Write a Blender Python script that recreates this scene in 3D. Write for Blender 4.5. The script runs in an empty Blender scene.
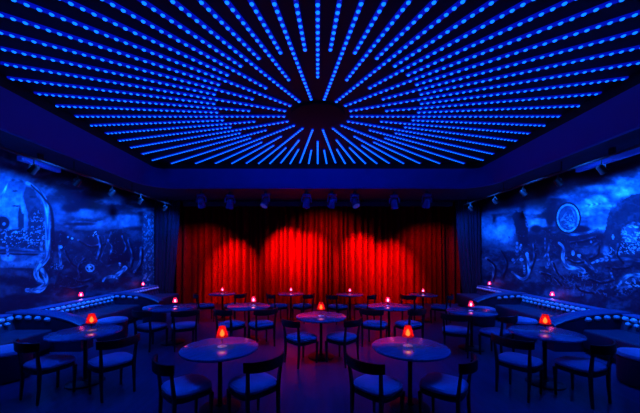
import bpy, bmesh, math, random
import numpy as np
from mathutils import Vector, Matrix, noise
random.seed(7)
PI = math.pi
SC = bpy.context.scene
COL = SC.collection

# ------------------------------------------------------------------ camera
EYE = 1.87
cam = bpy.data.cameras.new('camera'); cam.sensor_width = 36; cam.lens = 36 * 300 / 640
cam.shift_x = (320 - 317.7) / 640; cam.shift_y = (254 - 206.5) / 640
cam.clip_start = .05
co = bpy.data.objects.new('camera', cam); COL.objects.link(co)
co.location = (0, 0, EYE); co.rotation_euler = (PI / 2, 0, 0)
SC.camera = co
SC.view_settings.view_transform = 'Standard'; SC.view_settings.look = 'None'
SC.view_settings.exposure = 0; SC.view_settings.gamma = 1
SC.cycles.use_denoising = True
SC.cycles.max_bounces = 8
SC.cycles.sample_clamp_indirect = 3
w = bpy.data.worlds.new('world'); SC.world = w; w.use_nodes = True
w.node_tree.nodes['Background'].inputs[0].default_value = (0, 0, 0, 1)


# ------------------------------------------------------------------ materials
def mat(name, col, rough=.5, metal=0, emis=None, es=0, spec=.5, noise_amt=0, nscale=6, coat=0, sheen=0, bump=0, bscale=40, alpha=1):
    m = bpy.data.materials.new(name); m.use_nodes = True
    nt = m.node_tree; b = nt.nodes['Principled BSDF']
    b.inputs['Base Color'].default_value = (*col, 1)
    b.inputs['Roughness'].default_value = rough
    b.inputs['Metallic'].default_value = metal
    b.inputs['Specular IOR Level'].default_value = spec
    b.inputs['Coat Weight'].default_value = coat
    b.inputs['Coat Roughness'].default_value = .15
    b.inputs['Sheen Weight'].default_value = sheen
    b.inputs['Alpha'].default_value = alpha
    if emis:
        b.inputs['Emission Color'].default_value = (*emis, 1)
        b.inputs['Emission Strength'].default_value = es
    tc = nt.nodes.new('ShaderNodeTexCoord')
    if noise_amt:
        n = nt.nodes.new('ShaderNodeTexNoise'); n.inputs['Scale'].default_value = nscale; n.inputs['Detail'].default_value = 5
        nt.links.new(tc.outputs['Object'], n.inputs['Vector'])
        r = nt.nodes.new('ShaderNodeValToRGB')
        r.color_ramp.elements[0].position = .3; r.color_ramp.elements[1].position = .7
        r.color_ramp.elements[0].color = (*[c * (1 - noise_amt) for c in col], 1)
        r.color_ramp.elements[1].color = (*[min(1, c * (1 + noise_amt)) for c in col], 1)
        nt.links.new(n.outputs['Fac'], r.inputs['Fac']); nt.links.new(r.outputs['Color'], b.inputs['Base Color'])
    if bump:
        n2 = nt.nodes.new('ShaderNodeTexNoise'); n2.inputs['Scale'].default_value = bscale; n2.inputs['Detail'].default_value = 4
        nt.links.new(tc.outputs['Object'], n2.inputs['Vector'])
        bp = nt.nodes.new('ShaderNodeBump'); bp.inputs['Strength'].default_value = bump; bp.inputs['Distance'].default_value = .02
        nt.links.new(n2.outputs['Fac'], bp.inputs['Height']); nt.links.new(bp.outputs['Normal'], b.inputs['Normal'])
    return m


def wood_mat(name, c0, c1, rough=.3, scale=(2, 26, 2), coat=.3):
    m = mat(name, c0, rough, coat=coat)
    nt = m.node_tree; b = nt.nodes['Principled BSDF']
    tc = nt.nodes.new('ShaderNodeTexCoord'); mp = nt.nodes.new('ShaderNodeMapping'); mp.inputs['Scale'].default_value = scale
    n = nt.nodes.new('ShaderNodeTexNoise'); n.inputs['Scale'].default_value = 2; n.inputs['Detail'].default_value = 6
    r = nt.nodes.new('ShaderNodeValToRGB'); r.color_ramp.elements[0].position = .35; r.color_ramp.elements[1].position = .65
    r.color_ramp.elements[0].color = (*c0, 1); r.color_ramp.elements[1].color = (*c1, 1)
    nt.links.new(tc.outputs['Object'], mp.inputs['Vector']); nt.links.new(mp.outputs['Vector'], n.inputs['Vector'])
    nt.links.new(n.outputs['Fac'], r.inputs['Fac']); nt.links.new(r.outputs['Color'], b.inputs['Base Color'])
    return m


M = {}
M['floor'] = wood_mat('polished_floor', (.006, .03, .09), (.010, .045, .13), .36, (6, .5, 1), .15)
M['ceil'] = mat('black_ceiling_panel', (.004, .006, .016), .7, noise_amt=.3, nscale=1)
M['batten'] = mat('batten_glow_lens', (.03, .06, .2), .35, emis=(0, .006, .20), es=1)
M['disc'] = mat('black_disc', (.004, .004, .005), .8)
M['fascia'] = mat('blue_painted_fascia', (.006, .05, .40), .55, noise_amt=.06, nscale=2)
M['soffit'] = mat('dark_soffit', (.006, .01, .05), .7, noise_amt=.2)
M['wall'] = mat('dark_wall', (.02, .02, .06), .7, noise_amt=.2)
M['strip'] = mat('strip_diffuser', (.01, .012, .03), .5, emis=(0, .004, .45), es=1.0)
M['diode'] = mat('diode_glow', (.01, .02, .04), .5, emis=(.002, .12, 1), es=2.6)
M['wood'] = mat('ebonised_wood', (.006, .006, .010), .38, noise_amt=.3, nscale=20)
M['velvet'] = mat('seat_velvet', (.05, .25, .5), .65, sheen=.3, noise_amt=.12, nscale=9, bump=.25)
M['top'] = wood_mat('polished_tabletop', (.015, .12, .28), (.022, .17, .38), .22, (3, 30, 3), .3)
M['iron'] = mat('black_iron', (.02, .02, .022), .35, metal=.6)
M['chrome'] = mat('polished_metal', (.6, .6, .62), .12, metal=1)
M['foot'] = mat('frosted_lamp_foot', (.6, .9, 1), .25, metal=0)
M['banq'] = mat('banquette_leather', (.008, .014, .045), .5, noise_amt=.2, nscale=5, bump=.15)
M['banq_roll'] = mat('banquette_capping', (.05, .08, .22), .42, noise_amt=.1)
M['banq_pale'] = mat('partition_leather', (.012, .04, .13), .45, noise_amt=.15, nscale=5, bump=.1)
M['plinth'] = mat('plinth', (.015, .015, .02), .6)
M['tuft'] = mat('satin_tuft', (.5, .7, .85), .25, metal=.3)
M['rig'] = mat('rig_metal', (.08, .12, .4), .35, metal=.4)
M['rigdark'] = mat('rig_black', (.03, .03, .035), .5)
M['rigblack'] = mat('spotlight_black', (.006, .006, .008), .5)
M['lens'] = mat('lamp_lens', (.3, .35, .5), .1, emis=(.02, .05, .5), es=.25)
M['drape'] = mat('side_drape_cloth', (.010, .008, .05), .9, sheen=.2, noise_amt=.15, nscale=3)


M['floor'].node_tree.nodes['Principled BSDF'].inputs['Specular IOR Level'].default_value = .28
M['top'].node_tree.nodes['Principled BSDF'].inputs['Specular IOR Level'].default_value = .4


def curtain_mat():
    m = mat('red_velvet_curtain', (.42, .004, .006), .85, spec=.05, noise_amt=.12, nscale=3)
    return m


M['curtain'] = curtain_mat()
M['flame'] = mat('lamp_flame', (1, .6, .3), .5, emis=(1, .50, .12), es=9)
M['roseflame'] = mat('rose_flame', (1, .6, .6), .5, emis=(1, .62, .7), es=16)
# red glass that lets the flame show through
sh = bpy.data.materials.new('red_glass_shade'); sh.use_nodes = True
nt = sh.node_tree; nt.nodes.clear()
o_ = nt.nodes.new('ShaderNodeOutputMaterial'); tr = nt.nodes.new('ShaderNodeBsdfTransparent'); tr.inputs[0].default_value = (1, .42, .30, 1)
pr = nt.nodes.new('ShaderNodeBsdfPrincipled'); pr.inputs['Base Color'].default_value = (.7, .03, .03, 1); pr.inputs['Roughness'].default_value = .15
pr.inputs['Emission Color'].default_value = (1, .012, .02, 1); pr.inputs['Emission Strength'].default_value = .42
mx = nt.nodes.new('ShaderNodeMixShader'); mx.inputs[0].default_value = .38
nt.links.new(tr.outputs[0], mx.inputs[1]); nt.links.new(pr.outputs[0], mx.inputs[2]); nt.links.new(mx.outputs[0], o_.inputs[0])
M['shade'] = sh


def rose_mat():
    m = sh.copy(); m.name = 'rose_glass_shade'
    p = [n for n in m.node_tree.nodes if n.type == 'BSDF_PRINCIPLED'][0]
    p.inputs['Base Color'].default_value = (.8, .1, .25, 1)
    p.inputs['Emission Color'].default_value = (1, .03, .16, 1)
    p.inputs['Emission Strength'].default_value = .8
    [n for n in m.node_tree.nodes if n.type == 'MIX_SHADER'][0].inputs[0].default_value = .3
    [n for n in m.node_tree.nodes if n.type == 'BSDF_TRANSPARENT'][0].inputs[0].default_value = (1, .5, .7, 1)
    return m


M['rose'] = rose_mat()


# ------------------------------------------------------------------ mesh helpers
def tag(o, label=None, cat=None, group=None, kind=None):
    if label: o['label'] = label
    if cat: o['category'] = cat
    if group: o['group'] = group
    if kind: o['kind'] = kind
    return o


def empty(name, loc=(0, 0, 0), rz=0):
    o = bpy.data.objects.new(name, None); o.empty_display_size = .1; COL.objects.link(o)
    o.location = loc; o.rotation_euler = (0, 0, rz)
    return o


def obj(name, bm, m, parent=None, smooth=True, loc=None):
    me = bpy.data.meshes.new(name); bm.to_mesh(me); bm.free(); me.materials.append(m)
    if smooth:
        for p in me.polygons: p.use_smooth = True
        try: me.set_sharp_from_angle(angle=math.radians(38))
        except Exception: pass
    o = bpy.data.objects.new(name, me); COL.objects.link(o)
    if parent: o.parent = parent
    if loc: o.location = loc
    return o


def copy_tree(o, parent=None):
    c = o.copy(); COL.objects.link(c); c.parent = parent
    for ch in list(o.children): copy_tree(ch, c)
    return c


def box(bm, x0, x1, y0, y1, z0, z1, bevel=0):
    r = bmesh.ops.create_cube(bm, size=1, matrix=Matrix.Translation(((x0 + x1) / 2, (y0 + y1) / 2, (z0 + z1) / 2)) @ Matrix.Diagonal((abs(x1 - x0), abs(y1 - y0), abs(z1 - z0), 1)))
    if bevel:
        es = list({e for v in r['verts'] for e in v.link_edges})
        bmesh.ops.bevel(bm, geom=es, offset=bevel, segments=3, profile=.5, affect='EDGES')
    return bm


def rings(bm, rr, cap=True):
    """rr: list of rings (equal-length lists of points); skinned"""
    vs = [[bm.verts.new(p) for p in r] for r in rr]
    n = len(vs[0])
    for a, b in zip(vs, vs[1:]):
        for i in range(n):
            j = (i + 1) % n
            bm.faces.new((a[i], a[j], b[j], b[i]))
    if cap:
        bm.faces.new(list(reversed(vs[0]))); bm.faces.new(vs[-1])
    bmesh.ops.recalc_face_normals(bm, faces=bm.faces[:])
    return bm


def lathe(bm, prof, seg=48, c=(0, 0), flute=0, nfl=12):
    rr = []
    for r, z in prof:
        ring = []
        for i in range(seg):
            a = 2 * PI * i / seg
            q = max(r, .0004) * (1 + flute * math.cos(nfl * a))
            ring.append((c[0] + q * math.cos(a), c[1] + q * math.sin(a), z))
        rr.append(ring)
    return rings(bm, rr)


def tube(bm, pts, rad, seg=10):
    pts = [Vector(p) for p in pts]
    if not hasattr(rad, '__len__'): rad = [rad] * len(pts)
    rr = []; up = None
    for i, p in enumerate(pts):
        t = (pts[min(i + 1, len(pts) - 1)] - pts[max(i - 1, 0)]).normalized()
        if up is None:
            up = t.cross(Vector((0, 0, 1)) if abs(t.z) < .9 else Vector((1, 0, 0))).normalized()
        up = (up - t * up.dot(t)).normalized(); v = t.cross(up)
        rr.append([p + (up * math.cos(2 * PI * k / seg) + v * math.sin(2 * PI * k / seg)) * rad[i] for k in range(seg)])
    return rings(bm, rr)


def superring(wx, wy, z, n=4, seg=48, cx=0, cy=0):
    out = []
    for i in range(seg):
        a = 2 * PI * i / seg; c, s = math.cos(a), math.sin(a)
        out.append((cx + wx * math.copysign(abs(c) ** (2 / n), c), cy + wy * math.copysign(abs(s) ** (2 / n), s), z))
    return out


def struct(name, bm, m, smooth=False):
    return tag(obj(name, bm, m, smooth=smooth), kind='structure')


# ------------------------------------------------------------------ room shell
WX, BACKY, REARY = 6.0, 11.6, -3.0
SOF = 3.85          # soffit height
PZ = 4.57           # ceiling panel
PX, PY0, PY1 = 4.78, 1.9, 8.95
struct('floor', box(bmesh.new(), -6.2, 6.2, REARY - .2, BACKY + .2, -.1, 0), M['floor'])
struct('wall_back', box(bmesh.new(), -6.2, 6.2, BACKY, BACKY + .2, 0, 4.9), M['wall'])
struct('wall_rear', box(bmesh.new(), -6.2, 6.2, REARY - .2, REARY, 0, 4.9), M['wall'])


def rrect(x, y0, y1, r, z, seg=12):
    pts = []
    for cx, cy, a0 in ((x - r, y1 - r, 0), (-x + r, y1 - r, PI / 2), (-x + r, y0 + r, PI), (x - r, y0 + r, 1.5 * PI)):
        for k in range(seg + 1):
            a = a0 + PI / 2 * k / seg
            pts.append((cx + r * math.cos(a), cy + r * math.sin(a), z))
    return pts


bm = bmesh.new(); box(bm, -5.6, 5.6, PY0 - .8, PY1 + .8, PZ + .02, PZ + .1); struct('ceiling', bm, M['ceil'])
# sloped fascia round the recess, with a small lip
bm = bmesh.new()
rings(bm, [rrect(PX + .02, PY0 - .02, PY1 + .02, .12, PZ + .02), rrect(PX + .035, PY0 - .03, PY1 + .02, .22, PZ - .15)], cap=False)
struct('trim_shade', bm, M['disc'], smooth=True)  # black band colours in the shade at the unlit top of the fascia
bm = bmesh.new()
rings(bm, [rrect(PX + .035, PY0 - .03, PY1 + .02, .22, PZ - .15), rrect(PX + .15, PY0 - .13, PY1 + .0, .8, SOF + .05),
           rrect(PX + .16, PY0 - .14, PY1 + .005, .8, SOF - .02), rrect(PX + .24, PY0 - .22, PY1 + .08, .85, SOF - .02), rrect(PX + .24, PY0 - .22, PY1 + .08, .85, SOF + .1)], cap=False)
struct('trim_1', bm, M['fascia'], smooth=True)
# soffit ring between fascia and walls
bm = bmesh.new()
inner = rrect(PX + .2, PY0 - .18, PY1 + .05, .82, SOF)


def proj_out(p, z):
    cx, cy = 0, (PY0 + PY1) / 2
    dx, dy = p[0] - cx, p[1] - cy
    t = min((6.2 / abs(dx)) if dx else 1e9, ((BACKY + .2 - cy) / dy) if dy > 0 else ((REARY - .2 - cy) / dy if dy < 0 else 1e9))
    return (cx + dx * t, cy + dy * t, z)


# add the outer corners by snapping the diagonal-most points
outer = [proj_out(p, SOF) for p in inner]
n = len(inner) // 4
for q, c in enumerate(((6.2, BACKY + .2), (-6.2, BACKY + .2), (-6.2, REARY - .2), (6.2, REARY - .2))):
    k = min(range(len(outer)), key=lambda i: (outer[i][0] - c[0]) ** 2 + (outer[i][1] - c[1]) ** 2)
    outer[k] = (c[0], c[1], SOF)
rings(bm, [inner, outer, [(x, y, SOF + .15) for x, y, z in outer], [(x, y, SOF + .15) for x, y, z in inner]], cap=False)
struct('trim_2', bm, M['soffit'])

# ------------------------------------------------------------------ painted walls
PITCH = .016


def seg_dist(px, py, pts):
    """distance to a polyline and the arc parameter (0..1) of the nearest point"""
    best = np.full(px.shape, 1e9); par = np.zeros(px.shape)
    L = [0]
    for a, b in zip(pts, pts[1:]): L.append(L[-1] + math.hypot(b[0] - a[0], b[1] - a[1]))
    for i, (a, b) in enumerate(zip(pts, pts[1:])):
        ax, ay = a; dx, dy = b[0] - ax, b[1] - ay; q = dx * dx + dy * dy + 1e-9
        t = np.clip(((px - ax) * dx + (py - ay) * dy) / q, 0, 1)
        d = np.hypot(px - ax - t * dx, py - ay - t * dy)
        m_ = d < best; best[m_] = d[m_]; par[m_] = ((L[i] + t * (L[i + 1] - L[i])) / L[-1])[m_]
    return best, par


def smooth_pts(pts, n=6):
    out = []
    P = [pts[0]] + list(pts) + [pts[-1]]
    for i in range(1, len(P) - 2):
        for k in range(n):
            t = k / n
            out.append(tuple(.5 * ((2 * P[i][c]) + (-P[i - 1][c] + P[i + 1][c]) * t + (2 * P[i - 1][c] - 5 * P[i][c] + 4 * P[i + 1][c] - P[i + 2][c]) * t * t
                                   + (-P[i - 1][c] + 3 * P[i][c] - 3 * P[i + 1][c] + P[i + 2][c]) * t ** 3) for c in (0, 1)))
    out.append(tuple(pts[-1]))
    return out


def sstep(a, b, x):
    t = np.clip((x - a) / (b - a), 0, 1); return t * t * (3 - 2 * t)


def vnoise(x, y, seed, oct=4):
    rng = np.random.RandomState(seed); tab = rng.rand(256, 256)
    out = np.zeros(x.shape); amp = 1; tot = 0
    for o in range(oct):
        xi = np.floor(x).astype(int); yi = np.floor(y).astype(int); fx = x - xi; fy = y - yi
        fx = fx * fx * (3 - 2 * fx); fy = fy * fy * (3 - 2 * fy)
        g = lambda a, b: tab[a % 256, b % 256]
        out += amp * ((g(xi, yi) * (1 - fx) + g(xi + 1, yi) * fx) * (1 - fy) + (g(xi, yi + 1) * (1 - fx) + g(xi + 1, yi + 1) * fx) * fy)
        tot += amp; amp *= .55; x = x * 2.03 + 17.3; y = y * 2.03 + 9.1
    return out / tot


class Paint:
    """The mural's own paint values over wall coordinates (u along the wall, z up); the shapes are laid out on a plan of the wall."""
    def __init__(s, side):
        s.side = side
        s.ys = np.arange(REARY, BACKY + .001, .03); near = np.arange(4.2, 11.31, PITCH)
        s.ys = np.concatenate([np.arange(REARY, 4.2, .06), near, [BACKY]]); s.zs = np.arange(.0, SOF + .02, PITCH)
        s.Y, s.Z = np.meshgrid(s.ys, s.zs, indexing='ij')
        YY = np.maximum(s.Y, 2.0)
        s.px = 317.7 + side * WX * 300 / YY; s.py = 254 - (s.Z - EYE) * 300 / YY
        s.v = np.zeros(s.Y.shape)

    def mix(s, a, val): s.v = s.v * (1 - a) + val * a
    def line(s, pts, w0, w1=None, val=1, soft=.8, tex=.25):
        w1 = w0 if w1 is None else w1
        d, t = seg_dist(s.px, s.py, smooth_pts(pts)); wv = w0 + (w1 - w0) * t
        fold = 1 - tex + tex * np.sin(d * 1.7 + t * 17)
        s.mix(1 - sstep(wv * .5 - soft * .4, wv * .5 + soft * .6, d), val * fold)
    def ell(s, cx, cy, rx, ry, val, soft=.15, ring=None):
        q = np.hypot((s.px - cx) / rx, (s.py - cy) / ry)
        if ring: s.mix(1 - sstep(ring * .5, ring * .5 + soft, np.abs(q - 1)), val)
        else: s.mix(1 - sstep(1 - soft, 1 + soft, q), val)
    def poly(s, pts, val, soft=1.0, wob=0, seed=3):
        px = s.px + (wob * (vnoise(s.px * .25, s.py * .25, seed) - .5) * 2 if wob else 0); py = s.py + (wob * (vnoise(s.px * .25 + 50, s.py * .25, seed) - .5) * 2 if wob else 0)
        ins = np.zeros(px.shape, bool); n_ = len(pts)
        for i in range(n_):
            x0, y0 = pts[i]; x1, y1 = pts[(i + 1) % n_]
            c = ((y0 > py) != (y1 > py)) & (px < (x1 - x0) * (py - y0) / (y1 - y0 + 1e-9) + x0)
            ins ^= c
        d, _ = seg_dist(px, py, list(pts) + [pts[0]])
        sd = np.where(ins, d, -d)
        s.mix(sstep(-soft * .5, soft * .5, sd), val)
    def marks(s, cx, cy, rx, ry, val, scale=.55, thr=.62, seed=1):
        n0 = vnoise(s.px * scale * .42, s.py * scale * .55, seed, 3); nz = 1 - np.abs(n0 - .5) * 7.5 * (1.1 - .5 * thr); nz = .5 * nz + .28 * vnoise(s.px * scale, s.py * scale, seed + 1, 2) + .06
        q = np.hypot((s.px - cx) / rx, (s.py - cy) / ry)
        s.mix(sstep(thr, thr + .07, nz) * (1 - sstep(.7, 1.1, q)), val)


def build_wall(name, side):
    P = Paint(side); px, py = P.px, P.py
    cl = vnoise(px * .045, py * .11, 11 + side, 5)
    fine = vnoise(px * .35, py * .35, 5, 4)
    if side < 0:
        P.v = .10 + .42 * sstep(.38, .7, cl) * sstep(150, 185, py)
        P.mix(.8 * sstep(232, 190, py) * sstep(70, 20, px), .42 + .25 * cl)
        P.ell(88, 214, 16, 5, .55, .5); P.ell(128, 221, 24, 6.5, .5, .3); P.ell(60, 212, 10, 10, .42, .7)
        P.ell(70, 208, 9, 4, .12, .4); P.ell(82, 224, 12, 1.6, .1, .4)
        P.mix(sstep(224, 231, py + 3 * (fine - .5)) * .85, .13 + .16 * sstep(.4, .65, cl))          # land
        P.poly([(54, 224), (70, 229), (92, 231), (112, 229), (150, 232), (150, 296), (54, 296)], .12 + .18 * sstep(.42, .66, vnoise(px * .09, py * .14, 61, 4)), 2, 3)
        P.ell(95, 256, 26, 20, .17, .5)
        # arched opening with a pale city
        arch = [(-30, 262), (-30, 200), (0, 184), (12, 179), (27, 183), (40, 198), (49, 216), (50, 258), (40, 268), (0, 268)]
        P.poly(arch, .45, 1.5)
        P.ell(10, 213, 20, 22, .66, .35)
        P.mix(.5 * sstep(.55, .7, fine) * (px < 45) * (py < 235) * (py > 185), .5)
        P.poly([(26, 186), (34, 190), (45, 210), (45, 240), (28, 240), (28, 215), (22, 195)], .26, 1.5, 1.5)
        P.poly([(18, 240), (18, 213), (20, 204), (22, 213), (24, 214), (24, 240)], .2, 1.2)
        P.poly([(28, 240), (30, 212), (36, 206), (42, 214), (44, 240)], .17, 1.2, 2)
        P.ell(15, 191, 3, .9, .25); P.ell(16, 206, 4, 1, .2); P.ell(33, 197, 3.5, 1.3, .16)
        P.ell(3, 223, 7, 7, .12, .2); P.ell(4, 224, 1.6, 1.6, .7, .4); P.ell(3, 223, 7.6, 7.6, .55, .08, .12)
        P.poly([(-30, 231), (44, 228), (46, 252), (-30, 252)], .2, 2)
        P.marks(20, 238, 34, 11, .72, .55, .56, 9)
        P.marks(38, 222, 9, 14, .6, .6, .58, 19)
        P.line([(-30, 249), (10, 248), (44, 252)], 2, 2, .55); P.line([(-30, 252.5), (44, 255)], 1.6, 1.6, .1)
        P.poly([(-30, 260), (20, 262), (44, 252), (42, 262), (20, 267), (-30, 268)], .55, 1.5)
        P.ell(8, 258, 7, 3.5, .78, .3); P.line([(7, 246), (8, 256)], 2.2, 2.6, .7)
        P.line([(43, 237), (41, 248), (44, 252)], 1.6, 3, .65)
        P.line([(-20, 215), (0, 198), (9, 180)], 3, 1.6, .95); P.line([(8, 180), (18, 180.5), (30, 184)], 1.5, 2.5, .6)
        P.line([(27, 183), (38, 190), (46, 204), (47.5, 222), (47.5, 245), (46, 258), (39, 266)], 4, 5.5, .78)
        P.line([(31, 185), (44, 198), (52, 213), (53, 250)], 1.2, 3.5, .05)
        P.line([(40, 265), (36, 272), (38, 279), (45, 284), (39, 291), (27, 290)], 5, 3.6, .85); P.line([(42, 270), (46, 278), (45, 285), (33, 290)], 5, 3, .75)
        # small pale figures
        P.marks(95, 234, 3.5, 3.2, .9, .8, .5, 4); P.ell(90, 268, 4, 3.4, .7, .1, .25); P.marks(90, 268, 4, 3.5, .8, .9, .5, 8)
        P.line([(119.5, 257), (120, 265)], 2.4, 2, .9); P.line([(124, 250), (124, 260)], .8, 2, .6)
        P.line([(103, 281), (106, 277.5), (115, 276), (121, 272), (125, 268)], 1.8, 4.6, .85)
        P.line([(111, 276), (118, 279)], 1.6, 1, .8)
        P.line([(111, 232), (104, 250), (100, 260)], .9, .7, .45); P.line([(111, 232), (115, 248)], .8, .7, .42); P.line([(100, 260), (108, 266), (118, 258)], .9, .7, .4)
        P.poly([(112, 236), (122, 232), (131, 262), (108, 264)], .05, 1.5, 2)
        P.line([(59, 246), (60, 256), (61, 268)], 1.6, 3, .6); P.ell(61, 247, 1.5, 1.5, .8); P.ell(68, 237, 1, 1, .8); P.ell(72, 238.5, 1.2, 1, .8); P.marks(57, 266, 7, 4, .7, .7, .55, 12)
        # pale mottled pillar in the far corner
        colm = sstep(140, 145, px) * (1 - sstep(156, 158, px)) * sstep(211, 216, py)
        P.mix(colm * .9, .33 + .45 * sstep(.45, .75, vnoise(px * .8, py * .6, 31, 3)))
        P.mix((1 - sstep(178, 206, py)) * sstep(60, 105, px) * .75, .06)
    else:
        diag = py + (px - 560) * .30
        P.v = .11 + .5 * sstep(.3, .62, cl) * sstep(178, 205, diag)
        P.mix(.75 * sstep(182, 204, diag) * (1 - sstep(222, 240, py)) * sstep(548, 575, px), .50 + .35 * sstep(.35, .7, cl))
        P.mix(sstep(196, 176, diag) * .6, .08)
        P.line([(586, 206), (592, 204.5), (600, 204)], 1.8, 2.2, .85, 1.5); P.ell(601, 188, 20, 3, .72, .7); P.ell(624, 192, 12, 6, .85, .8)
        P.mix(sstep(212, 226, py) * (1 - sstep(526, 540, px)) * .9, .42 + .3 * cl)
        P.ell(498, 231, 17, 6.5, .68, .5); P.ell(540, 223, 12, 4.5, .68, .4); P.ell(486, 247, 12, 8, .45, .6)
        P.mix(sstep(229, 236, py + 5 * (fine - .5)) * sstep(508, 520, px), .15)
        P.mix(sstep(240, 252, py), .13 + .1 * fine + .2 * sstep(.45, .68, vnoise(px * .08, py * .14, 62, 4)))
        P.ell(576, 229, 14, 3.5, .1, .3)
        P.line([(560, 229), (568, 234), (582, 234), (598, 229)], 2.2, 1.6, .62); P.ell(597, 222, 9, 6, .55, .5)
        P.poly([(520, 245), (512, 216), (515, 211), (522, 212), (526, 220), (528, 246)], .09, 1.5, 2); P.line([(526, 220), (528, 228)], 1.2, 1, .55)
        P.ell(550, 219, 4, 7, .07, .4); P.ell(536, 229, 6, 4, .1, .4)
        P.poly([(603, 240), (606, 225), (607, 218), (610, 210), (616, 209), (619, 203), (627, 197), (636, 194), (660, 190), (700, 180), (700, 262), (603, 262)], .22, 1.6, 2.2)
        P.marks(632, 215, 26, 20, .30, .2, .5, 23)
        # round ring medallion
        P.ell(568, 218, 11.5, 14, .05, .06, .2); P.ell(568, 218, 9.6, 12, .38); P.ell(568, 218, 10.5, 13.2, .8, .04, .10)
        P.line([(561, 221), (571, 208), (576, 226), (561, 221)], 1.1, 1.1, .75); P.marks(568, 221, 8, 8, .75, .8, .55, 14)
        # ribbons and hooks
        P.line([(559, 243), (563.5, 248), (563, 259), (568, 267), (578, 268.5), (583, 271)], 2.2, 5, .85)
        P.line([(527, 254), (529, 266), (528, 275), (522, 279), (512, 272)], 3.6, 2, .85); P.line([(517, 243), (517, 254)], 2.4, 3, .6); P.line([(521, 245), (520, 249)], 2, 2.6, .8)
        P.line([(514, 263), (522, 255)], 1, .7, .6); P.line([(524, 266), (524.5, 273)], 2, 2.4, .7); P.ell(513, 260, 1.6, 1.6, .7); P.ell(521.5, 259.5, 2, 1.6, .8)
        P.line([(537, 260), (543, 258), (548, 251), (549, 244)], 1, 1.6, .6); P.line([(548, 254), (549, 262), (547, 267)], 1.2, 3, .75)
        P.line([(545, 238), (545, 250)], .8, 1.4, .5)
        P.line([(578, 256), (587, 264), (596, 271)], 1, 3.2, .6); P.line([(592, 263), (600, 260), (606, 259)], 1.2, 4.6, .85)
        P.ell(573, 253, 1.6, 2.8, .75); P.ell(579, 255.5, 2, 1.4, .8)
        P.ell(606, 251, 3.4, 5, .55, .4); P.marks(612, 252, 10, 6, .75, .7, .5, 16); P.line([(612, 260), (628, 259), (650, 262)], 2.2, 3.6, .5)
        P.line([(575, 246), (590, 246), (600, 241)], 1, 2, .4); P.ell(591, 241, 1.2, 2.2, .6); P.ell(613, 237, 1.2, 2.6, .7)
        P.poly([(624, 240), (626, 230), (632, 225), (640, 224), (660, 226), (660, 252), (630, 254)], .3, 1.5, 2)
        P.ell(630, 234, 8, 8, .5, .3); P.marks(632, 234, 12, 10, .95, .5, .48, 18); P.marks(630, 247, 14, 8, .85, .8, .52, 28); P.line([(627, 226), (634, 222.5), (642, 225)], 1.6, 2, .65)
        P.line([(611, 273), (614, 282)], 1.8, 2.4, .7); P.line([(618, 286), (626, 277), (636, 275), (650, 278)], 2, 4.5, .85); P.marks(632, 284, 14, 7, .85, .5, .55, 33)
        P.marks(600, 290, 40, 8, .5, .4, .55, 36); P.marks(565, 278, 26, 9, .42, .45, .56, 38); P.marks(583, 276, 7, 5, .7, .8, .5, 39)
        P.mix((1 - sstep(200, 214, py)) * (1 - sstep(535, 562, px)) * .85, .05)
    figs = ([[(64, 250), (70, 262), (80, 268)], [(78, 240), (90, 246), (104, 243)], [(98, 236), (100, 246), (97, 258)], [(66, 276), (80, 281), (92, 278)], [(128, 240), (132, 254), (130, 266)],
             [(108, 240), (112, 246), (110, 254)], [(84, 258), (78, 266), (80, 276)], [(122, 236), (126, 246), (124, 252)], [(134, 272), (140, 262), (141, 248)], [(60, 286), (72, 288), (86, 285)]] if side < 0 else
            [[(500, 250), (506, 262), (502, 276)], [(533, 244), (534, 256), (530, 268)], [(540, 272), (552, 276), (560, 284)], [(570, 242), (584, 240), (596, 236)], [(588, 278), (600, 282), (612, 279)], [(552, 262), (556, 272), (562, 278)],
             [(598, 246), (596, 254), (588, 258)], [(618, 244), (616, 254), (622, 262)], [(486, 258), (494, 266), (492, 280)], [(606, 266), (616, 268), (630, 266)], [(574, 284), (580, 290), (592, 292)], [(566, 258), (574, 262), (582, 261)]])
    for k_, f_ in enumerate(figs):
        P.line(f_, 1.0 + .5 * (k_ % 3), 1.6 + .9 * ((k_ + 1) % 2), .40 + .12 * (k_ % 3)); P.line([(x_ + 1.6, y_ + 1.2) for x_, y_ in f_], 1.6, 1.8, .03)
    nz = vnoise(px * .22, py * .22, 77, 5)
    P.v = P.v * (.62 + .76 * nz) + .10 * (fine - .5) * P.v ** .3
    P.marks(317.7 + side * 235, 258, 95, 36, .34, .42, .66, 55)
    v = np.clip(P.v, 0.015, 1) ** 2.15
    far = P.Y < 4.2
    # vertices
    ny, nz_ = P.Y.shape; N = ny * nz_
    X = np.full(N, side * WX, dtype=np.float32)
    cov = np.stack([X, P.Y.ravel(), P.Z.ravel()], 1).astype(np.float32)
    idx = np.arange(N).reshape(ny, nz_)
    a, b, c, d = idx[:-1, :-1].ravel(), idx[1:, :-1].ravel(), idx[1:, 1:].ravel(), idx[:-1, 1:].ravel()
    q = np.stack([a, b, c, d], 1) if side < 0 else np.stack([a, d, c, b], 1)
    # thickness behind the painted face
    nb = N
    extra = np.array([[side * 6.2, y, z] for y in (REARY, BACKY) for z in (0, P.zs[-1])], dtype=np.float32)
    cov = np.vstack([cov, extra]); e = [nb, nb + 1, nb + 2, nb + 3]
    cr = [idx[0, 0], idx[0, -1], idx[-1, 0], idx[-1, -1]]
    me = bpy.data.meshes.new(name)
    nf = len(q); quads = np.vstack([q, [[e[0], e[1], e[3], e[2]]]])
    me.vertices.add(len(cov)); me.vertices.foreach_set('co', cov.ravel())
    me.loops.add(len(quads) * 4); me.loops.foreach_set('vertex_index', quads.ravel().astype(np.int32))
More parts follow.
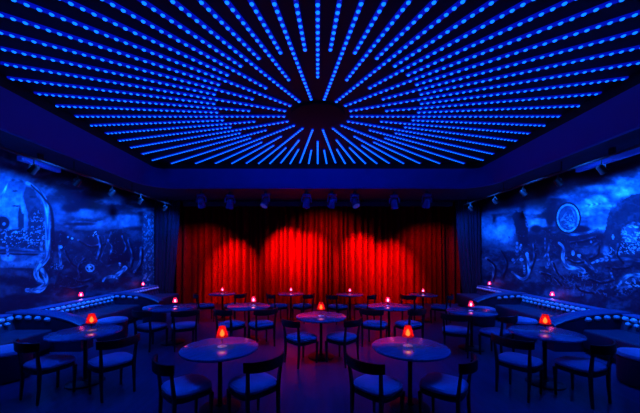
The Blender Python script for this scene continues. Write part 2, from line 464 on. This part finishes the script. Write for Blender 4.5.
    me.polygons.add(len(quads)); me.polygons.foreach_set('loop_start', np.arange(0, len(quads) * 4, 4, dtype=np.int32)); me.polygons.foreach_set('loop_total', np.full(len(quads), 4, dtype=np.int32))
    me.update(calc_edges=True)
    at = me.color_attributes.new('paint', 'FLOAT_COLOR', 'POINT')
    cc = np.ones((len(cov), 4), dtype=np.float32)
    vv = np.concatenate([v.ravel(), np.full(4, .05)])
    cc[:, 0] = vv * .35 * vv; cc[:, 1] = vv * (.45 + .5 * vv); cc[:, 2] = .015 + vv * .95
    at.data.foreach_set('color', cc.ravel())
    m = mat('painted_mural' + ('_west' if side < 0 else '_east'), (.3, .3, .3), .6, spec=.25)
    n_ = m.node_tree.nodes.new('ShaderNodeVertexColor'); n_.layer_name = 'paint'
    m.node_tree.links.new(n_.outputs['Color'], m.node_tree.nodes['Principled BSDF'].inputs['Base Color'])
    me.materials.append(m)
    o = bpy.data.objects.new(name, me); COL.objects.link(o)
    tag(o, kind='structure')


build_wall('wall_left', -1)
build_wall('wall_right', 1)

# ------------------------------------------------------------------ ceiling light strips
CY = 5.871
o = obj('ceiling_disc', lathe(bmesh.new(), [(0, PZ + .018), (.50, PZ + .018), (.53, PZ + .01), (.53, PZ - .02), (.50, PZ - .03), (0, PZ - .03)], 64), M['disc'])
o.location = (0, CY, 0)
tag(o, 'round black disc at the hub of the radiating ceiling lights', 'ceiling disc')

bm = bmesh.new()
lathe(bm, [(.025, .006), (.0245, 0), (.020, -.009), (.010, -.0135), (0, -.0145)], 10)
dio = obj('diode', bm, M['diode'])
dio_mesh = dio.data
bpy.data.objects.remove(dio)
ORD = ['first', 'second', 'third', 'fourth', 'fifth', 'sixth', 'seventh', 'eighth', 'ninth', 'tenth', 'eleventh', 'twelfth', 'thirteenth', 'fourteenth', 'fifteenth', 'sixteenth', 'seventeenth', 'eighteenth']
for k in range(72):
    deg = 5 * k                       # 0 points at the curtain, growing clockwise seen in plan towards +X
    a = math.radians(deg); dx, dy = math.sin(a), math.cos(a)
    if k % 2: r0, kind = 1.89, 'short'
    elif k % 4 == 2: r0, kind = .625, 'long'
    else: r0, kind = 1.28, 'medium length'
    tx = PX / abs(dx) if abs(dx) > 1e-6 else 1e9
    ty = ((PY1 - CY) if dy > 0 else (CY - PY0)) / abs(dy) if abs(dy) > 1e-6 else 1e9
    r1 = min(tx, ty) - .03
    root = empty('ceiling_light_strip', (dx * r0, CY + dy * r0, PZ), -a)
    side = 'right' if deg < 180 else 'left'
    dd = deg if deg < 180 else 360 - deg
    if deg == 0: lab = 'medium length blue dotted ceiling light strip pointing straight at the curtain from the disc'
    elif deg == 180: lab = 'medium length blue dotted ceiling light strip pointing straight at the viewer from the disc'
    else:
        step = {'short': 10, 'long': 20, 'medium length': 20}[kind]; first = {'short': 5, 'long': 10, 'medium length': 20}[kind]
        i = (dd - first) // step
        lab = f'{kind} blue dotted ceiling strip, {ORD[i]} {kind.split()[0]} one from the curtain round the {side} side'
    tag(root, lab, 'ceiling light', 'radiating light strips on the ceiling', 'thing')
    L = r1 - r0
    obj('channel', box(bmesh.new(), -.026, .026, 0, L, -.012, .015, .004), M['strip'], root, smooth=False)
    nd = int((L - .05) / .101)
    for j in range(nd + 1):
        d_ = bpy.data.objects.new('diode', dio_mesh); COL.objects.link(d_); d_.parent = root
        d_.location = (0, .04 + j * .101, -.0125)

# ------------------------------------------------------------------ curtain
def drape(name, x0, x1, y, z0, z1, period, depth, m, lean=None, seed=1, taper=0):
    rng = random.Random(seed)
    # fold boundaries
    xs = [x0]
    while xs[-1] < x1: xs.append(xs[-1] + period * rng.uniform(.62, 1.4))
    sc = (x1 - x0) / (xs[-1] - x0); xs = [x0 + (q - x0) * sc for q in xs]
    prof = []
    for a, b in zip(xs, xs[1:]):
        dp = depth * rng.uniform(.65, 1.2); sk = rng.uniform(.8, 1.25); back = .13 if rng.random() < .24 else rng.uniform(-.04, .03)
        for k in range(12):
            t = k / 12
            prof.append((a + (b - a) * t, -dp * math.sin(PI * t ** sk) ** .8 + back * math.sin(PI * t) ** .7 * (depth / .29)))
    prof.append((x1, 0))
    nz = 14; bm = bmesh.new(); rows = []
    for i in range(nz + 1):
        t = i / nz; z = z0 + (z1 - z0) * t; row = []
        for x, dy in prof:
            wob = .012 * math.sin(3 * t + x * 1.7) * (1 - t)
            s = 1 - .25 * t
            xx = x + wob
            if lean: xx = lean(xx, t)
            row.append(bm.verts.new((xx, y + dy * s + .01 * math.sin(x * 9 + t * 4), z)))
        rows.append(row)
    for a, b in zip(rows, rows[1:]):
        for i in range(len(a) - 1): bm.faces.new((a[i], a[i + 1], b[i + 1], b[i]))
    bmesh.ops.solidify(bm, geom=bm.faces[:], thickness=-.012)
    bmesh.ops.recalc_face_normals(bm, faces=bm.faces[:])
    return obj(name, bm, m)


c = drape('stage_curtain', -5.35, 5.35, 11.43, .01, 3.83, .215, .29, M['curtain'], seed=5)
tag(c, 'wide pleated red velvet curtain hanging across the far end of the room', 'curtain')


def lean_l(x, t):   # drawn back towards the wall at floor level
    f = (x + 5.97) / .95; return -5.97 + (x + 5.97) * (.62 + .38 * t ** .7)


def lean_r(x, t):
    return 5.97 + (x - 5.97) * (.62 + .38 * t ** .7)


c = drape('side_drape', -5.97, -5.02, 10.99, .01, 3.83, .17, .07, M['drape'], lean_l, 11)
tag(c, 'dark blue side drape hanging at the left end of the red curtain', 'curtain', 'dark drapes framing the red curtain')
c = drape('side_drape', 5.02, 5.97, 10.99, .01, 3.83, .17, .07, M['drape'], lean_r, 12)
tag(c, 'dark blue side drape hanging at the right end of the red curtain', 'curtain', 'dark drapes framing the red curtain')
tag(obj('curtain_track', box(bmesh.new(), -4.95, 4.95, 11.0, 11.06, 3.62, 3.8, .01), M['rigdark'], smooth=False), 'dark valance track running above the red curtain', 'curtain track')

# ------------------------------------------------------------------ furniture prototypes
def make_table(R=.46, H=.74, small=False):
    t = empty('round_table')
    obj('tabletop', lathe(bmesh.new(), [(0, H - .034), (R - .03, H - .034), (R - .008, H - .028), (R, H - .016), (R - .004, H - .004), (R - .012, H), (0, H)], 72), M['top'], t)
    obj('pole', lathe(bmesh.new(), [(.032, .03), (.028, .06), (.026, .3), (.026, H - .06), (.05, H - .05), (.09, H - .036)], 24), M['iron'], t)
    q = .24 if R > .42 else .20
    obj('base', lathe(bmesh.new(), [(0, 0), (q, 0), (q, .012), (q - .02, .02), (q * .5, .028), (.05, .04), (.04, .055), (0, .056)], 48), M['iron'], t)
    return t


def make_chair():
    t = empty('dining_chair')
    # cushion
    bm = bmesh.new()
    rr = [superring(.215, .205, .412, 3.4, cy=.005), superring(.236, .226, .425, 3.4, cy=.005), superring(.238, .228, .448, 3.4, cy=.005), superring(.225, .215, .468, 3.2, cy=.005),
          superring(.18, .172, .482, 2.8, cy=.005), superring(.10, .095, .49, 2.3, cy=.005), superring(.03, .03, .492, 2, cy=.005)]
    obj('seat', rings(bm, rr), M['velvet'], t)
    bm = bmesh.new()
    rings(bm, [superring(.225, .215, .362, 3.6, cy=.005), superring(.234, .224, .366, 3.6, cy=.005), superring(.236, .226, .408, 3.6, cy=.005), superring(.228, .218, .413, 3.6, cy=.005)])
    obj('seat_frame', bm, M['wood'], t)
    def sq(cx, cy, z, h): return [(cx - h, cy - h, z), (cx + h, cy - h, z), (cx + h, cy + h, z), (cx - h, cy + h, z)]
    for s in (-1, 1):
        bm = bmesh.new(); rings(bm, [sq(s * .185, .185, 0, .011), sq(s * .19, .19, .2, .014), sq(s * .192, .192, .372, .019)])
        obj('leg', bm, M['wood'], t, smooth=False)
        bm = bmesh.new(); rings(bm, [sq(s * .19, -.215, 0, .011), sq(s * .192, -.2, .2, .015), sq(s * .193, -.195, .40, .018), sq(s * .200, -.212, .55, .015), sq(s * .212, -.232, .70, .013)])
        obj('leg', bm, M['wood'], t, smooth=False)
    # curved back rail wrapping round the sitter
    bm = bmesh.new(); rr = []
    for i in range(25):
        u = -1 + 2 * i / 24; a = u * math.radians(62)
        x = .248 * math.sin(a) / math.sin(math.radians(62)); y = -.135 - .175 * math.cos(a) / 1.0 + .0
        nx, ny = math.sin(a) * .8, -math.cos(a); l = math.hypot(nx, ny); nx /= l; ny /= l
        hh = .044 + .012 * math.cos(a); zc = .722; th = .013
        ring = []
        for (q, z) in ((-1, -hh), (-1, hh - .006), (-.5, hh), (.9, hh + .0), (1.2, hh - .008), (1, -hh)):
            ring.append((x + nx * th * q, y + ny * th * q, zc + z + .012 * u * u))
        rr.append(ring)
    obj('backrest', rings(bm, rr), M['wood'], t)
    return t


def make_lamp(rose=False, scale=1.0):
    t = empty('table_lamp')
    s = scale
    obj('base', lathe(bmesh.new(), [(0, 0), (.060 * s, 0), (.062 * s, .006 * s), (.045 * s, .013 * s), (.014 * s, .02 * s), (.008 * s, .03 * s), (0, .03 * s)], 28), M['foot'], t)
    obj('stem', lathe(bmesh.new(), [(.007 * s, .026 * s), (.006 * s, .06 * s), (.011 * s, .075 * s), (.006 * s, .09 * s), (.008 * s, .118 * s), (.02 * s, .124 * s), (0, .126 * s)], 16), M['iron'], t)
    bm = bmesh.new()
    prof = [(.070, .122), (.073, .128), (.068, .16), (.060, .195), (.048, .23), (.040, .252), (.042, .262), (.038, .262), (.036, .252), (.044, .23), (.056, .195), (.064, .16), (.068, .128), (.070, .122)]
    lathe2 = [(r * s, z * s) for r, z in prof]
    rr = []
    for r, z in lathe2:
        rr.append([(r * (1 + .045 * math.cos(10 * 2 * PI * i / 60)) * math.cos(2 * PI * i / 60), r * (1 + .045 * math.cos(10 * 2 * PI * i / 60)) * math.sin(2 * PI * i / 60), z) for i in range(60)])
    obj('lamp_shade', rings(bm, rr, cap=False), M['rose' if rose else 'shade'], t)
    obj('bulb', lathe(bmesh.new(), [(0, .128 * s), (.014 * s, .134 * s), (.028 * s, .152 * s), (.027 * s, .175 * s), (.014 * s, .205 * s), (0, .225 * s)], 14), M['roseflame' if rose else 'flame'], t)
    return t


LAMPL = bpy.data.lights.new('lamp_glow', 'POINT'); LAMPL.color = (1, .10, .06); LAMPL.energy = .25; LAMPL.shadow_soft_size = .03
LAMPW = bpy.data.lights.new('rose_glow', 'POINT'); LAMPW.color = (1, .12, .5); LAMPW.energy = 1.6; LAMPW.shadow_soft_size = .03
def lamp_light(x, y, z, L=LAMPL):
    o = bpy.data.objects.new('lamp_glow', L); COL.objects.link(o); o.location = (x, y, z)


P_T = make_table(); P_TS = make_table(.39); P_C = make_chair(); P_L = make_lamp(False, .95); P_LR = make_lamp(True, .6); P_LM = make_lamp(True, .72)
used = set()


def place(proto, x, y, z, rz, label, cat, group):
    if proto.name in used: o = copy_tree(proto)
    else: o = proto; used.add(proto.name)
    o.location = (x, y, z); o.rotation_euler = (0, 0, rz)
    return tag(o, label, cat, group)


TABLES = [  # x, y, phrase that finds it, small
    (-1.187, 3.645, 'the near left centre of the floor', 0),
    (1.128, 3.665, 'the near right centre of the floor', 0),
    (-3.385, 4.374, 'the far left front, beside the left banquette', 0),
    (3.29, 4.346, 'the far right front, beside the right banquette', 0),
    (.06, 5.468, 'the exact middle of the room', 0),
    (-3.07, 6.36, 'the second row, left end by the wall', 0),
    (-1.50, 6.54, 'the second row, left of the middle aisle', 0),
    (1.55, 6.52, 'the second row, right of the middle aisle', 0),
    (3.05, 5.95, 'the second row, right end by the wall', 0),
    (-2.74, 8.63, 'the curtain row, leftmost of four', 1),
    (-.77, 8.63, 'the curtain row, second from left', 1),
    (.91, 8.475, 'the curtain row, third from left', 1),
    (2.95, 8.4, 'the curtain row, rightmost of four', 1)]
short = ['near left centre table', 'near right centre table', 'front table by left banquette', 'front table by right banquette', 'lone mid-room table',
         'second row table nearest left wall', 'second row table left of aisle', 'second row table right of aisle', 'second row table nearest right wall',
         'leftmost table before the curtain', 'curtain table second from left', 'curtain table third from left', 'rightmost table before the curtain']
LO = [(0.02, .02), (-.02, .02), (.05, .05), (0.02, .02), (0, 0), (.0, .1), (.09, .05), (-.02, .02), (0, .02), (0, 0), (0, 0), (0, 0), (0, 0)]
for i, (x, y, w_, sm) in enumerate(TABLES):
    what = 'small round' if sm else 'round'
    place(P_TS if sm else P_T, x, y, 0, random.uniform(0, 3), f'{what} pedestal table with polished top in {w_}', 'table', 'round pedestal tables')
    lx, ly = x + LO[i][0], y + LO[i][1]
    rs = i >= 5
    place(P_LR if i >= 9 else (P_LM if rs else P_L), lx, ly, .74, 0, f'{"rose" if rs else "red"} glass shaded lamp glowing on the {short[i]}', 'lamp', 'glowing table lamps')
    lamp_light(lx, ly, .74 + .175)

CH = [  # table, x, y, forward x, forward y, side
    (0, -1.40, 3.29, .70, .71, 'left'), (0, -.715, 3.33, -.70, .71, 'right'),
    (1, .655, 3.29, .74, .67, 'left'), (1, 1.37, 3.32, -.76, .65, 'right'),
    (2, -3.55, 3.97, .38, .92, 'left'), (2, -2.78, 4.05, -.82, .57, 'right'),
    (3, 2.72, 4.05, .82, .57, 'left'), (3, 3.41, 3.89, -.38, .92, 'right'),
    (4, -.28, 5.17, .76, .65, 'left'), (4, .42, 5.2, -.76, .65, 'right'),
    (5, -3.30, 6.0, .35, .94, 'left'), (5, -2.68, 6.02, -.5, .87, 'right'),
    (6, -1.76, 6.13, .5, .87, 'left'), (6, -1.15, 6.15, -.55, .84, 'right'),
    (7, 1.17, 6.15, .5, .87, 'left'), (7, 1.86, 6.15, -.5, .87, 'right'),
    (8, 2.60, 5.65, .4, .92, 'left'), (8, 3.28, 5.52, -.5, .87, 'right'),
    (9, -3.12, 8.36, .88, .47, 'left'), (9, -2.32, 8.36, -.88, .47, 'right'),
    (10, -1.10, 8.33, .8, .6, 'left'), (10, -.42, 8.33, -.8, .6, 'right'),
    (11, .55, 8.2, .8, .6, 'left'), (11, 1.27, 8.2, -.8, .6, 'right'),
    (12, 2.58, 8.12, .8, .6, 'left'), (12, 3.32, 8.12, -.8, .6, 'right')]
for ti, x, y, fx, fy, sd in CH:
    l_ = math.hypot(fx, fy); fx /= l_; fy /= l_; tx, ty = TABLES[ti][:2]; keep = .225 if TABLES[ti][3] else .262
    for _ in range(30):      # front feet stay clear of the pedestal's foot
        if min(math.hypot(x + fx * .19 + q * fy * .19 - tx, y + fy * .19 - q * fx * .19 - ty) for q in (-1, 1)) >= keep: break
        x -= fx * .01; y -= fy * .01
    place(P_C, x, y, 0, math.atan2(-fx, fy), f'dark wood chair with pale cushion, {sd} one at {short[ti]}', 'chair', 'dining chairs round the tables')

# ------------------------------------------------------------------ banquettes along both walls
tuft_bm = bmesh.new()
rings(tuft_bm, [superring(.010, .040, -.042, 2.4, 20), superring(.026, .056, -.026, 2.4, 20), superring(.038, .060, 0, 2.4, 20), superring(.028, .052, .028, 2.4, 20), superring(.008, .02, .043, 2.2, 20)])
tuft_o = obj('tuft', tuft_bm, M['tuft']); tuft_mesh = tuft_o.data; bpy.data.objects.remove(tuft_o)
BOOTHS = [(3.0, 5.68, 'nearest the viewer'), (6.12, 8.48, 'halfway along the wall'), (8.92, 10.85, 'at the curtain end')]
for s in (-1, 1):
    wall = 'left' if s < 0 else 'right'
    for y0, y1, wh in BOOTHS:
        root = empty('banquette', (s * 5.4, (y0 + y1) / 2, 0)); h = (y1 - y0) / 2
        tag(root, f'dark upholstered banquette with pale tufted top against the {wall} wall, {wh}', 'banquette', 'banquettes along the painted walls')
        X = lambda v: s * (v - 5.4)
        def bx(x0, x1, a, b, z0, z1, bv): 
            bm = bmesh.new(); lo, hi = sorted((X(x0), X(x1))); return box(bm, lo, hi, a, b, z0, z1, bv)
        obj('plinth', bx(5.08, 5.9, -h, h, 0, .1, .01), M['plinth'], root)
        obj('seat', bx(5.0, 5.72, -h, h, .1, .45, .045), M['banq'], root)
        # raked back with vertical channels
        bm = bmesh.new(); rr = []; nn = int(2 * h / .02)
        for k in range(nn + 1):
            yy = -h + 2 * h * k / nn; g = .022 * abs(math.sin(PI * (yy + h) / .16))
            rr.append([(X(5.72 - g), yy, .40), (X(5.80 - g), yy, .62), (X(5.84), yy, .70), (X(5.985), yy, .70), (X(5.985), yy, .40)])
        obj('backrest', rings(bm, rr), M['banq'], root)
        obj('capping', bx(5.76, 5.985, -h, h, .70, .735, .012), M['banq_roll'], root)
        nt_ = int(2 * h / .145)
        for k in range(nt_):
            q = bpy.data.objects.new('tuft', tuft_mesh); COL.objects.link(q); q.parent = root
            q.location = (X(5.755), -h + (k + .5) * 2 * h / nt_, .655); q.rotation_euler = (0, -s * .35, 0)
            if k < nt_ - 1 and y0 < 8:
                q = bpy.data.objects.new('tuft', tuft_mesh); COL.objects.link(q); q.parent = root; q.scale = (.8, .8, .8)
                q.location = (X(5.725), -h + (k + 1) * 2 * h / nt_, .575); q.rotation_euler = (0, -s * .35, 0)
    # partitions between booths: arms whose top sweeps down towards the room
    for yc, wh in ((5.90, 'nearer'), (8.70, 'farther')):
        root = empty('booth_partition', (s * 5.4, yc, 0))
        tag(root, f'upholstered partition with sweeping top between booths on the {wall} wall, the {wh} one', 'partition', 'partitions between the booths', 'thing')
        prof = []
        for k in range(17):
            t = k / 16; xx = 5.98 - t * 1.45
            zz = .71 - .24 * (t ** 3)
            prof.append((s * (xx - 5.4), zz))
        def slab(grow, zlo, top, hw):
            rr = []
            for (xx, zz) in prof:
                z1_ = zz + top; z0_ = (zlo if zlo is not None else zz - .0)
                rr.append([(xx, -hw, z0_), (xx, -hw, z1_ - .02), (xx, -hw + .025, z1_), (xx, hw - .025, z1_), (xx, hw, z1_ - .02), (xx, hw, z0_)])
            return rings(bmesh.new(), rr)
        obj('panel', slab(0, 0, 0, .155), M['banq'], root)
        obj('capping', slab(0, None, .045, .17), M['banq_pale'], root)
        for k in range(5):
            q = bpy.data.objects.new('tuft', tuft_mesh); COL.objects.link(q); q.parent = root
            i_ = 1 + k * 2; q.location = (prof[i_][0], -.17, prof[i_][1] - .05); q.rotation_euler = (0, 0, PI / 2)

# round stools
def make_stool():
    t = empty('drum_stool')
    obj('body', lathe(bmesh.new(), [(0, .02), (.27, .02), (.285, .05), (.285, .36), (.28, .385), (0, .385)], 48), M['banq'], t)
    obj('cushion', lathe(bmesh.new(), [(0, .385), (.27, .387), (.29, .40), (.293, .425), (.28, .452), (.22, .468), (.1, .474), (0, .475)], 48), M['velvet'], t)
    obj('foot_ring', lathe(bmesh.new(), [(0, 0), (.25, 0), (.25, .022), (0, .022)], 40), M['plinth'], t)
    return t


P_S = make_stool()
for x, y, lb in ((-4.66, 4.50, 'in front of the nearest left banquette'), (4.66, 4.28, 'in front of the nearest right banquette'), (-4.48, 6.55, 'in front of the middle left banquette'), (4.45, 6.55, 'in front of the middle right banquette'),
                 (-4.4, 8.1, 'near the farther partition on the left'), (4.35, 7.9, 'near the farther partition on the right')):
    place(P_S, x, y, 0, 0, f'round drum stool with pale cushion {lb}', 'stool', 'drum stools by the banquettes')

P_LW = make_lamp(True, .72)
for s, y, lb in ((-1, 10.1, 'left banquette top at the curtain end'), (-1, 7.45, 'left banquette top halfway along the wall'), (1, 10.27, 'right banquette top at the curtain end'), (1, 7.52, 'right banquette top halfway along the wall')):
    place(P_LW, s * 5.88, y, .735, 0, f'small rose glass lamp glowing on the {lb}', 'lamp', 'small lamps on the banquettes')
    lamp_light(s * 5.88, y, .735 + .13, LAMPW)

# ------------------------------------------------------------------ rigging
def make_head():
    t = empty('stage_light')
    obj('clamp', box(bmesh.new(), -.04, .04, -.03, .03, -.10, .0, .006), M['rigdark'], t, smooth=False)
    obj('base', box(bmesh.new(), -.12, .12, -.09, .09, -.17, -.10, .015), M['rig'], t)
    bm = bmesh.new()
    pts = [(.15, 0, -.36), (.15, 0, -.26), (.13, 0, -.20), (.09, 0, -.172), (-.09, 0, -.172), (-.13, 0, -.20), (-.15, 0, -.26), (-.15, 0, -.36)]
    tube(bm, pts, .022, 8); obj('yoke', bm, M['rig'], t)
    hd = obj('head', lathe(bmesh.new(), [(0, .14), (.07, .14), (.10, .10), (.105, 0), (.115, -.10), (.125, -.16), (.118, -.165), (.112, -.15), (0, -.15)], 28), M['rig'], t)
    hd.location = (0, 0, -.36)
    ln = obj('lens', lathe(bmesh.new(), [(0, -.149), (.108, -.149), (.09, -.160), (.04, -.168), (0, -.17)], 24), M['lens'], hd)
    return t, hd


P_H, _ = make_head()
heads = [(-3.65, 3.85, .5, 0), (-2.75, 3.82, .35, .5), (-1.63, 3.85, -.6, -.6), (-.35, 3.85, .5, .2), (1.16, 3.85, -.6, .5), (2.40, 3.82, .4, -.5), (3.42, 3.85, .45, .1), (.45, 3.85, .6, .4)]
order = ['leftmost', 'second from the left', 'third from the left', 'fourth from the left', 'sixth from the left', 'second from the right', 'rightmost', 'fifth from the left']
for (x, z, tilt, rz), od in zip(heads, order):
    o = place(P_H, x, 9.4, z, rz, f'moving head stage light hanging above the curtain, {od} of eight', 'stage light', 'stage lights above the curtain')
    hd = [q for q in o.children if q.name.startswith('head')][0]; hd.rotation_euler = (tilt, 0, 0)


def make_par():
    t = empty('spotlight')
    tube_bm = tube(bmesh.new(), [(0, 0, 0), (0, 0, -.09)], .012, 8); obj('hanger', tube_bm, M['rigdark'], t)
    bm = tube(bmesh.new(), [(0, -.09, -.16), (0, -.09, -.12), (0, -.05, -.092), (0, .05, -.092), (0, .09, -.12), (0, .09, -.16)], .009, 6); obj('yoke', bm, M['rigdark'], t)
    hd = obj('can', lathe(bmesh.new(), [(0, .08), (.04, .08), (.055, .055), (.06, -.06), (.068, -.085), (.063, -.085), (.055, -.09), (0, -.09)], 22), M['rigblack'], t); hd.location = (0, 0, -.17)
    obj('lens', lathe(bmesh.new(), [(0, -.088), (.055, -.089), (0, -.096)], 18), M['lens'], hd)
    return t


P_P = make_par()
for s in (-1, 1):
    wall = 'left' if s < 0 else 'right'
    o = empty('lighting_bar', (s * 5.2, 6.4, 0)); tag(o, f'long dark lighting bar hung under the soffit along the {wall} wall', 'lighting bar', 'lighting bars under the soffit')
    obj('bar', tube(bmesh.new(), [(0, -4.2, 3.62), (0, 4.2, 3.62)], .022, 12), M['rigdark'], o)
    for yy in (-4, -2, 0, 2, 4):
        obj('drop_rod', tube(bmesh.new(), [(0, yy, 3.64), (0, yy, 3.85)], .012, 8), M['rigdark'], o)
    names = ['nearest the viewer', 'second from the viewer', 'third from the viewer', 'fourth from the viewer', 'fifth from the viewer', 'nearest the curtain']
    for yy, nm_ in zip((4.6, 5.5, 6.5, 7.6, 8.8, 10.2), names):
        q = place(P_P, s * 5.2, yy, 3.6, 0, f'small black spotlight under the {wall} lighting bar, {nm_}', 'spotlight', f'spotlights on the {wall} bar')
        cn = [c_ for c_ in q.children if c_.name.startswith('can')][0]; cn.rotation_euler = (0, -s * .75, 0)
    # pale wash battens beside the bar
    for yy, L in (((5.6, 1.5),) if s > 0 else ((5.95, .85),)):
        b_ = obj('wash_batten', box(bmesh.new(), -.05, .05, -L / 2, L / 2, -.045, .045, .012), M['batten'], loc=(s * 5.5, yy, 3.64))
        tag(b_, f'slim glowing blue wash batten high beside the {wall} wall', 'wash light', 'wash battens by the walls')
        obj('bracket', box(bmesh.new(), -.02, .02, -.05, .05, .04, .21), M['rigdark'], b_, smooth=False)

# ------------------------------------------------------------------ lights
def spot(name, loc, target, color, energy, size, blend=.5, soft=.08):
    l = bpy.data.lights.new(name, 'SPOT'); l.color = color; l.energy = energy; l.spot_size = math.radians(size); l.spot_blend = blend; l.shadow_soft_size = soft
    o = bpy.data.objects.new(name, l); COL.objects.link(o); o.location = loc
    o.rotation_euler = (Vector(target) - Vector(loc)).to_track_quat('-Z', 'Y').to_euler()
    return o


RED = (1, .0, .008)
for sx, ax, az, e_, sz_ in ((-2.95, -3.15, 1.2, 1300, 54), (-1.35, -1.05, 1.8, 1600, 62), (-.45, -.25, 1.75, 1000, 56), (1.35, 1.6, 1.6, 1400, 56), (2.5, 2.75, 1.2, 1200, 54)):
    spot('red_spot', (sx, 9.6, 3.15), (ax, 11.3, az), RED, e_, sz_, 1, .03)
spot('red_spot', (-3.6, 9.75, 3.1), (-4.4, 11.3, .6), RED, 110, 110, .9, .03)
spot('red_spot', (3.4, 9.75, 3.1), (4.3, 11.3, .6), RED, 110, 110, .9, .03)
spot('red_spot', (.3, 9.75, 3.1), (.3, 11.3, 1.5), RED, 120, 130, .9, .03)

WASH = (.004, .12, 1)
for s in (-1, 1):
    for yy, e in ((4.4, 40), (5.8, 66), (7.2, 60), (8.8, 50), (10.2, 42)):
        spot('mural_wash', (s * 4.6, yy, 3.70), (s * 6, yy + .1, 1.9), WASH, e * 9.5, 105, .8, .1)
# added fill spots without fixtures, brightening the recess fascia and the floor
BLUE = (.0, .012, 1)
for s in (-1, 1):
    for yy in (4.0, 7.0):
        spot('cove_fill', (s * 5.3, yy, 2.9), (-s * 4.9, yy + .8, 3.8), BLUE, 35, 50, 1, .3)
spot('cove_fill', (0, 4.0, 2.2), (0, 9, 4.2), BLUE, 165, 75, 1, .4)  # unseen spot added in mid-air to brighten the far fascia
for x in (-3, 0, 3):
    for y, e in ((1.5, 290), (4.0, 290), (6.6, 90)):
        spot('floor_fill', (x, y, 4.4), (x, y + .3, 0), (0, .07, 1), e * (1 if x else .8), 90, .7, .25)  # unseen spots added in the recess, boosting the blue light on floor and tables
